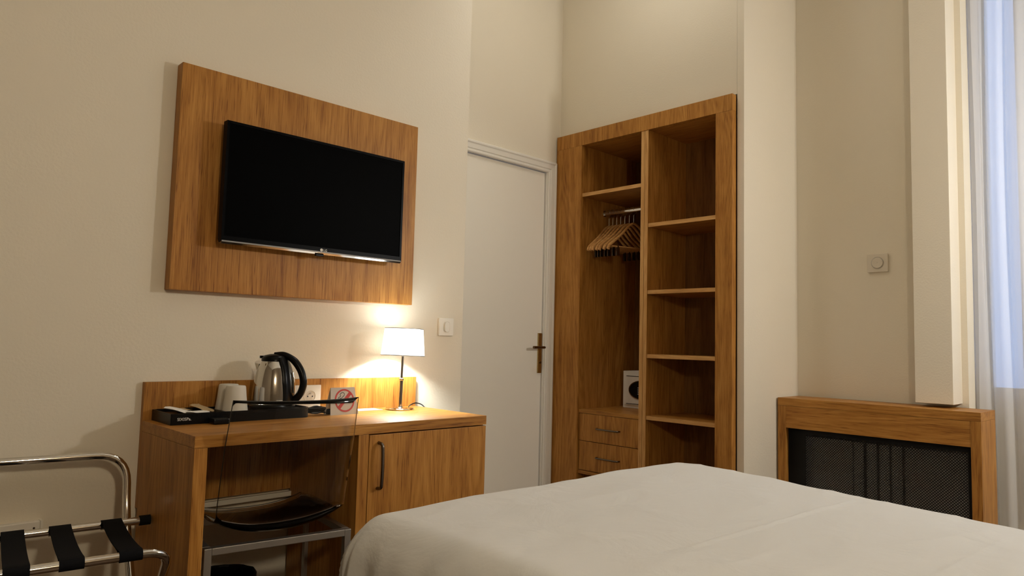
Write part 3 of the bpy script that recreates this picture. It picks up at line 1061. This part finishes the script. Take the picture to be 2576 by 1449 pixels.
# ================================================================== wardrobe
XW, XI = 3.386, 3.428
WYA, WYB_ = 0.664, -0.595
OA, OB = 0.449, -0.497
WZT, WZO = 2.379, 2.289
XBK_L, XBK_R = 3.965, 3.790
DV0, DVM, DV1 = -0.008, -0.033, -0.058
wd = thing('wardrobe', 'open built-in oak wardrobe with shelves, hanging space and drawers', 'wardrobe', (3.6, 0.03, 0))
obj('frame_stile', box(XW, XI+0.02, OA, WYA, 0, WZO-0.0005), 'wood_z', wd, bevel=0.0012)
obj('frame_stile', box(XW, XI-0.0005, OB, WYB_, 0, WZO-0.0005), 'wood_z', wd, bevel=0.0012)
obj('frame_header', box(XW, XI-0.0005, WYB_, WYA, WZO, WZT), 'wood_z', wd, bevel=0.0012)
obj('side_panel', box(XI+0.0205, XBK_L, OA+0.0005, OA+0.020, 0, WZO-0.0005), 'wood_z', wd)
obj('side_panel', box(XI, XBK_R, OB-0.0005, OB-0.020, 0, WZO-0.0005), 'wood_z', wd)
obj('top_panel', box(XI, XBK_L, OB-0.02, OA+0.02, WZO, WZO+0.018), 'wood_y', wd)
obj('back_panel', box(XBK_L, XBK_L+0.012, DV0-0.0245, OA+0.02, 0, WZO+0.018), 'wood_back_shaded', wd)
obj('back_panel', box(XBK_R+0.0005, XBK_R+0.012, OB-0.02, DV1+0.0245, 0, WZO-0.0005), 'wood_back_shaded', wd)


def edged(name, x0, x1, y0, y1, z0, z1, mat, band):
    """a board with a lighter edge band on its front"""
    o_ = obj(name, box(x0+0.0015, x1, y0, y1, z0, z1), mat, wd)
    obj('edge_band', box(x0, x0+0.0014, y0, y1, z0, z1), band, o_, bevel=0.0004)
    return o_


edged('divider', XW+0.004, XBK_L-0.0005, DVM+0.0012, DV0, 0, WZO-0.0005, 'wood_z', 'band_z')
edged('divider', XW+0.004, XBK_R-0.0005, DV1, DVM-0.0012, 0, WZO-0.0005, 'wood_z', 'band_z')
obj('floor_panel', box(XI, XBK_L-0.001, DV0+0.001, OA-0.001, 0.05, 0.068), 'wood_y', wd)
obj('floor_panel', box(XI, XBK_R-0.001, OB+0.001, DV1-0.001, 0.05, 0.068), 'wood_y', wd)
ST_ = 0.022
edged('shelf', XW+0.010, XBK_L-0.001, DV0+0.0008, OA-0.0008, 1.980-ST_, 1.980, 'wood_y', 'band_y')
for z in (1.7354, 1.3459, 0.979, 0.6303):
    edged('shelf', XW+0.008, XBK_R-0.001, OB+0.0008, DV1-0.0008, z-ST_, z, 'wood_y', 'band_y')
obj('drawer_top', box(XW+0.012, XBK_L-0.001, DV0+0.0008, OA-0.0008, 0.6262-0.022, 0.6262), 'wood_y', wd, bevel=0.001)
for z0, z1 in ((0.4375, 0.6020), (0.2600, 0.4340)):
    dr = obj('drawer', box(XW+0.014, XW+0.032, DV0+0.0025, OA-0.0055, z0, z1), 'wood_z', wd, bevel=0.001)
    zh = z0 + (z1-z0)*0.50
    bow_handle('handle', (XW+0.0145, 0.300, zh), (XW+0.0145, 0.130, zh), (-0.022, 0, 0), dr, r=0.005)
    bm = box(XW+0.033, XBK_L-0.03, DV0+0.012, DV0+0.022, z0+0.01, z1-0.02)
    box(XW+0.033, XBK_L-0.03, OA-0.022, OA-0.012, z0+0.01, z1-0.02, bm)
    box(XW+0.033, XBK_L-0.03, DV0+0.0222, OA-0.0222, z0+0.01, z0+0.018, bm)
    obj('drawer_box', bm, 'wood_y', dr)
obj('drawer_base', box(XW+0.012, XBK_L-0.001, DV0+0.0008, OA-0.0008, 0.236, 0.256), 'wood_y', wd, bevel=0.001)
HX, HZ = 3.622, 1.882
rl = obj('hanging_rail', tube([(HX, DV0+0.001, HZ), (HX, OA-0.001, HZ)], 1.0, 16, flat=(0.015, 0.008, (0, 0, 1))), 'chrome', wd, smooth=True)
for y in (DV0+0.003, OA-0.003):
    bm = lathe([(0.020, -0.0022), (0.020, 0.0022)], 24)
    bmesh.ops.rotate(bm, verts=bm.verts, cent=(0, 0, 0), matrix=Matrix.Rotation(PI/2, 3, 'X'))
    bmesh.ops.translate(bm, verts=bm.verts, vec=(HX, y, HZ))
    obj('rail_socket', bm, 'chrome', rl)


# ---- hangers ------------------------------------------------------------------------
def hanger_parts(t):
    """local: arms along x (negative x = towards the room), origin at the hook's top"""
    top = [(-0.212, -0.285), (-0.203, -0.262), (-0.16, -0.228), (-0.10, -0.182), (-0.045, -0.128), (-0.015, -0.108), (0, -0.104),
           (0.015, -0.108), (0.045, -0.128), (0.10, -0.182), (0.16, -0.228), (0.203, -0.262), (0.212, -0.285)]
    path = spline([(x, -0.022*(abs(x)/0.215)**2, z) for x, z in top], 4)
    rad = [1.0+0.55*(abs(p.x)/0.215)**1.5 for p in path]
    obj('shoulder_arm', tube(path, rad, 10, flat=(0.0042, 0.0075, (0, 1, 0))), 'hanger_wood', t, local=True, smooth=True)
    obj('trouser_bar', tube([(-0.180, -0.016, -0.262), (0.180, -0.016, -0.262)], 0.0045, 8), 'hanger_wood', t, local=True, smooth=True)
    hook = [(0, 0, -0.106), (0, 0, -0.056), (0.004, 0, -0.043), (0.017, 0, -0.034), (0.022, 0, -0.018), (0.018, 0, -0.003),
            (0.0, 0, 0.0045), (-0.017, 0, -0.002), (-0.0215, 0, -0.014)]
    obj('hook', tube(spline(hook, 4), 0.0019, 8), 'chrome', t, local=True, smooth=True)
    for x in (-0.135, 0.135):
        bm = box(x-0.012, x+0.012, -0.0215, -0.0105, -0.318, -0.268)
        box(x-0.004, x+0.004, -0.0225, -0.0095, -0.2705, -0.256, bm)
        obj('clip', bm, 'dark_metal', t, local=True, bevel=0.0015)


ys = [0.212, 0.247, 0.281, 0.314, 0.346, 0.378, 0.408]
ordn = ['nearest the wardrobe divider', 'second from the wardrobe divider', 'third from the wardrobe divider', 'in the middle of the row of seven',
        'third from the wardrobe side panel', 'second from the wardrobe side panel', 'farthest from the wardrobe divider']
angs = [-0.27, -0.25, -0.26, -0.21, -0.20, -0.13, -0.08]
first = None
for k, y in enumerate(ys):
    lab = 'wooden coat hanger with metal hook, ' + ordn[k]
    loc = (HX, y, HZ+0.0158-0.0024)
    if first is None:
        t = thing('coat_hanger', lab, 'hanger', loc, angs[k], 'wooden coat hangers on the wardrobe rail')
        hanger_parts(t)
        first = t
    else:
        t = first.copy()
        COL.objects.link(t)
        t.location = loc
        t.rotation_euler = (0, 0, angs[k])
        t['label'] = lab
        for c in list(first.children):
            d_ = c.copy()
            COL.objects.link(d_)
            d_.parent = t

# ---- safe ---------------------------------------------------------------------------------
SFX, SY0, SY1, SZ0, SZ1 = 3.745, 0.375, 0.060, 0.6265, 0.862
sf = thing('safe', 'small white hotel safe with black oval keypad on the drawer unit', 'safe', (SFX+0.1, 0.21, SZ0))
obj('housing', box(SFX+0.004, SFX+0.205, SY0, SY1, SZ0, SZ1), 'safe', sf, bevel=0.003)
obj('safe_door', box(SFX-0.002, SFX+0.0035, SY0-0.012, SY1+0.012, SZ0+0.022, SZ1-0.022), 'safe', sf, bevel=0.001)


def yz_ring(cy_, cz_, ry, rz_, k, x0, x1):
    po_ = [(cy_+ry*math.cos(2*PI*i/40), cz_+rz_*math.sin(2*PI*i/40)) for i in range(40)]
    pi2 = [(cy_+(a-cy_)*k, cz_+(b-cz_)*k) for a, b in po_]
    bm_ = ring_prism(po_, pi2, x0, x1)
    for v_ in bm_.verts:
        v_.co = Vector((v_.co.y, v_.co.x, v_.co.z))
    return bm_


cyk, czk = 0.226, 0.745
obj('seam_line', box(SFX-0.0026, SFX-0.0019, SY0-0.030, SY1+0.03, SZ1-0.034, SZ1-0.030), 'ink_black', sf)
obj('seam_line', box(SFX-0.0026, SFX-0.0019, SY0-0.030, SY1+0.03, SZ0+0.026, SZ0+0.030), 'ink_black', sf)
obj('keypad_ring', yz_ring(cyk, czk, 0.098, 0.060, 0.92, SFX-0.006, SFX-0.002), 'dark_metal', sf, smooth=True)
kp = obj('keypad', prism([(cyk+0.090*math.cos(2*PI*i/40), czk+0.055*math.sin(2*PI*i/40)) for i in range(40)], 0, SFX-0.0045, SFX-0.002), 'black', sf)
for r_ in range(4):
    for c_ in range(3):
        obj('key', box(SFX-0.006, SFX-0.0046, cyk+0.018-c_*0.016, cyk+0.028-c_*0.016, czk+0.010-r_*0.013, czk+0.017-r_*0.013), 'key', kp)

# ================================================================== radiator corner
RX, RYA, RYB_, RZT = 3.783, -0.6503, -1.6031, 0.7634
rc = thing('radiator_cover', 'oak radiator cover with black mesh front below the window wall', 'radiator cover', (3.92, -1.127, 0))
obj('top_board', box(RX, XD-0.016, RYA, RYB_, 0.7225, RZT), 'wood_y', rc, bevel=0.001)
obj('end_panel', box(RX+0.0005, XD-0.016, RYA, RYA-0.030, 0, 0.722), 'wood_z', rc, bevel=0.001)
obj('end_panel', box(RX+0.0225, XD-0.016, RYB_+0.030, RYB_, 0, 0.722), 'wood_z', rc, bevel=0.001)
obj('front_stile', box(RX, RX+0.022, RYA-0.0305, -0.6948, 0, 0.722), 'wood_z', rc, bevel=0.001)
obj('front_stile', box(RX, RX+0.022, -1.5609, RYB_, 0, 0.722), 'wood_z', rc, bevel=0.001)
obj('frieze', box(RX+0.001, RX+0.022, -0.6953, -1.5604, 0.6038, 0.722), 'wood_y', rc, bevel=0.001)
obj('bottom_rail', box(RX+0.001, RX+0.022, -0.6953, -1.5604, 0.0, 0.09), 'wood_y', rc, bevel=0.001)
bm = bmesh.new()
gx = 3.845
ya, yb2, za, zb = -0.775, -1.535, 0.10, 0.572
box(gx, gx+0.006, RYA-0.031, ya, 0.02, 0.721, bm)
box(gx, gx+0.006, yb2, RYB_+0.031, 0.02, 0.721, bm)
box(gx, gx+0.006, ya, yb2, zb, 0.721, bm)
box(gx, gx+0.006, ya, yb2, 0.02, za, bm)
obj('grille_frame', bm, 'mesh', rc)
# diamond expanded metal
bm = bmesh.new()
pitch, wdt = 0.0135, 0.0033
slope = 1.0
y_min, y_max = yb2, ya


def clip_line(c, s):
    """segment y + s*z = c clipped to the opening"""
    out_ = []
    for z in (za, zb):
        y = c - s*z
        out_.append((y, z))
    (y0, z0), (y1, z1) = out_
    pts_ = []
    for lim in (y_min, y_max):
        pass
    t0, t1 = 0.0, 1.0
    dy = y1-y0
    for q_, p_ in ((-dy, y0-y_min), (dy, y_max-y0)):
        if q_ == 0:
            if p_ < 0:
                return None
            continue
        r__ = p_/q_
        if q_ < 0:
            t0 = max(t0, r__)
        else:
            t1 = min(t1, r__)
    if t0 >= t1:
        return None
    return (y0+dy*t0, z0+(z1-z0)*t0), (y0+dy*t1, z0+(z1-z0)*t1)


for s in (1.0, -1.0):
    c = -2.4
    while c < 0.2:
        seg = clip_line(c, s)
        if seg:
            (a0, b0), (a1, b1) = seg
            dv = Vector((a1-a0, b1-b0)).normalized()
            nn = Vector((-dv.y, dv.x))*wdt/2
            poly = [(a0+nn.x, b0+nn.y), (a1+nn.x, b1+nn.y), (a1-nn.x, b1-nn.y), (a0-nn.x, b0-nn.y)]
            prism(poly, 0, gx-0.0006 + (0.0007 if s > 0 else -0.0007), gx+0.0004+(0.0007 if s > 0 else -0.0007), bm)
        c += pitch
gm = obj('diamond_mesh', bm, 'mesh', rc)
gm['kind'] = 'stuff'

ra = thing('radiator', 'grey radiator behind the black mesh of the oak cover', 'radiator', (3.93, -1.14, 0))
for yc_ in (-1.036, -1.100, -1.160, -1.218):
    bm = tube([(3.882, yc_, 0.10), (3.882, yc_, 0.560)], 1.0, 18, flat=(0.024, 0.024, (0, 1, 0)))
    obj('column', bm, 'radiator', ra, smooth=True)
for a, b in ((-0.73, -1.004), (-1.250, -1.55)):
    obj('panel', box(3.890, 3.912, a, b, 0.10, 0.560), 'radiator', ra, bevel=0.006)
obj('header_pipe', tube([(3.935, -0.72, 0.085), (3.935, -1.555, 0.085)], 0.014, 12), 'radiator', ra, smooth=True)
for y in (-0.80, -1.48):
    obj('foot', box(3.915, 3.935, y-0.012, y+0.012, 0.0003, 0.0995), 'radiator', ra)

th = thing('thermostat', 'small square thermostat with round dial on the wall above the radiator cover', 'thermostat', (XD, -1.086, 1.50))
obj('plate', box(XD-0.014, XD-0.0003, -1.032, -1.137, 1.452, 1.550), 'plastic_grey', th, bevel=0.003)
obj('dial', yz_ring(-1.085, 1.502, 0.028, 0.028, 0.05, XD-0.020, XD-0.0138), 'plastic_grey', th, smooth=True)
obj('dial_ring', yz_ring(-1.085, 1.502, 0.032, 0.032, 0.92, XD-0.0155, XD-0.0138), 'satin', th, smooth=True)

# ================================================================== bed
bed = thing('double_bed', 'double bed with plain white duvet in the foreground', 'bed', (1.64, -1.98, 0))
BX0, BX1, BY0, BY1 = 0.925, 2.365, -0.905, -2.98      # outer faces of the covered mattress
TOP = 0.607
R = 0.100


def duvet_point(sx, sy):
    ax0, ax1 = BX0+R, BX1-R
    ay0, ay1 = BY1+R, BY0-R
    qx, qy = min(max(sx, ax0), ax1), min(max(sy, ay0), ay1)
    d_ = Vector((sx-qx, sy-qy))
    dist = d_.length
    cxn = (qx-(BX0+BX1)/2)/((BX1-BX0)/2)
    top = TOP + 0.004*(1-cxn*cxn) - 0.040*max(0.0, (BY0-qy)-0.25)*(0.55+0.45*cxn)
    nz2 = 0.0030*(1-abs(noise.noise(Vector((sx*2.6+0.8*sy, sy*7.5, 4.1)))))**4 + 0.006*noise.noise(Vector((sx*3.1, sy*2.3, 0.3))) + 0.003*noise.noise(Vector((sx*7.0+sy*4, sy*8.0, 1.3)))
    # long fold lines running across the duvet
    for yc2, am in ((-1.628, 0.0042), (-2.02, 0.0026), (-1.30, 0.0014)):
        wv = 0.012*math.sin(sx*3+yc2)
        nz2 += am*math.exp(-((sy-yc2-wv)/0.007)**2)*min(1.0, max(0.0, (BX1-0.12-sx)/0.15))*min(1.0, max(0.0, (sx-BX0-0.3)/0.3))
    top += nz2
    if dist < 1e-6:
        return Vector((sx, sy, top))
    n_ = d_/dist
    if dist <= R*PI/2:
        a = dist/R
        p2 = Vector((qx, qy)) + n_*(R*math.sin(a))
        z = top - R*(1-math.cos(a))
        k_ = a/(PI/2)
    else:
        drop = dist-R*PI/2
        p2 = Vector((qx, qy)) + n_*R
        z = top - R - drop
        k_ = 1.0
    drop = max(0.0, dist-R*0.9)
    ang = math.atan2(n_.y, n_.x)
    along = (sy if abs(n_.x) > abs(n_.y) else sx) + ang*R
    f_ = min(1.0, drop/0.14)
    corner = abs(n_.x*n_.y)*2
    fold = f_*(0.0075*math.sin(along*62) + 0.006*math.sin(along*37+1.1) + 0.008*math.sin(along*13+0.4)) + 0.014*f_
    fold += f_*corner*0.022*math.sin(ang*17)
    p2 = p2 + n_*fold
    return Vector((p2.x, p2.y, z))


bm = bmesh.new()
EXT = R*PI/2 - R + 0.44
nx, nyy = 210, 400
xs0, xs1 = BX0-EXT, BX1+EXT
ys0, ys1 = BY1-0.0, BY0+EXT
g = []
for i in range(nx+1):
    row = []
    for j in range(nyy+1):
        row.append(bm.verts.new(duvet_point(xs0+(xs1-xs0)*i/nx, ys0+(ys1-ys0)*j/nyy)))
    g.append(row)
for i in range(nx):
    for j in range(nyy):
        bm.faces.new((g[i][j], g[i+1][j], g[i+1][j+1], g[i][j+1]))
dv_ = obj('duvet', bm, 'duvet', bed, smooth=True)
obj('mattress', box(BX0+0.05, BX1-0.05, BY1+0.01, BY0-0.05, 0.31, 0.55), 'duvet', bed, bevel=0.02)
obj('bed_base', box(BX0+0.06, BX1-0.06, BY1+0.01, BY0-0.06, 0.10, 0.309), 'wood_y', bed, bevel=0.005)
for x in (BX0+0.12, BX1-0.12):
    for y in (BY1+0.1, BY0-0.15):
        obj('leg', lathe([(0.02, 0.0003), (0.028, 0.0995)], 16, c=(x, y, 0)), 'black', bed, smooth=True)

# ================================================================== lamps out of view and the added entry fill
GL = {n: (Vector(p), r, emission('lit_opal_globe_' + n, c, k)) for n, p, r, k, c in GLOBES}


def globe_mesh(r):
    b_ = bmesh.new()
    bmesh.ops.create_uvsphere(b_, u_segments=28, v_segments=18, radius=r)
    return b_


for n, lab in (('bedside_right', 'opal globe wall lamp beside the bed on the window side'),
               ('bedside_left', 'opal globe wall lamp beside the bed on the far side from the window')):
    if n not in GL:
        continue
    p, r, gm_ = GL[n]
    t = thing('wall_lamp', lab, 'lamp', p)
    obj('globe', globe_mesh(r), gm_, t, local=True, smooth=True)
    bm = tube([(0, -r*0.9, -0.02), (0, YBK-p.y+0.012, -0.02)], 0.008, 10)
    obj('arm', bm, 'satin', t, local=True, smooth=True)
    obj('wall_plate', prism(circle(0, -0.02, 0.035, 24), 1, YBK-p.y+0.0005, YBK-p.y+0.012), 'satin', t, local=True)
if 'entry' in GL:
    p, r, gm_ = GL['entry']
    t = thing('added_fill_globe', 'added unseen fill globe under the ceiling between the door and the wardrobe', 'lamp', p)
    obj('globe', globe_mesh(r), gm_, t, local=True, smooth=True)
    obj('cord', tube([(0, 0, r+0.005), (0, 0, H-p.z-0.03)], 0.004, 8), 'black', t, local=True)
    obj('ceiling_rose', lathe([(0.05, H-p.z-0.03), (0.06, H-p.z-0.001)], 24), 'plastic_white', t, local=True, smooth=True)
    obj('globe_cap', lathe([(0.035, r-0.010), (0.035, r+0.008), (0.01, r+0.015)], 24), 'satin', t, local=True, smooth=True)

for k, (sx_, sy_, pw, cone) in enumerate(SPOTS):
    t = thing('ceiling_spotlight', 'recessed round ceiling spotlight in front of the wardrobe',
              'spotlight', (sx_, sy_, H-0.0005))
    obj('trim_ring', lathe([(0.030, -0.002), (0.036, -0.007), (0.046, -0.006), (0.049, 0.0)], 32, cap0=False, cap1=False), 'satin', t, local=True, smooth=True)
    li = bpy.data.lights.new('spot_bulb', 'SPOT')
    li.energy = pw
    li.color = SPOT_COLOR
    li.spot_size = math.radians(cone)
    li.spot_blend = 0.8
    li.shadow_soft_size = 0.07
    lo = bpy.data.objects.new('spot_bulb', li)
    COL.objects.link(lo)
    lo.parent = t
    lo.location = (0, 0, -0.012)
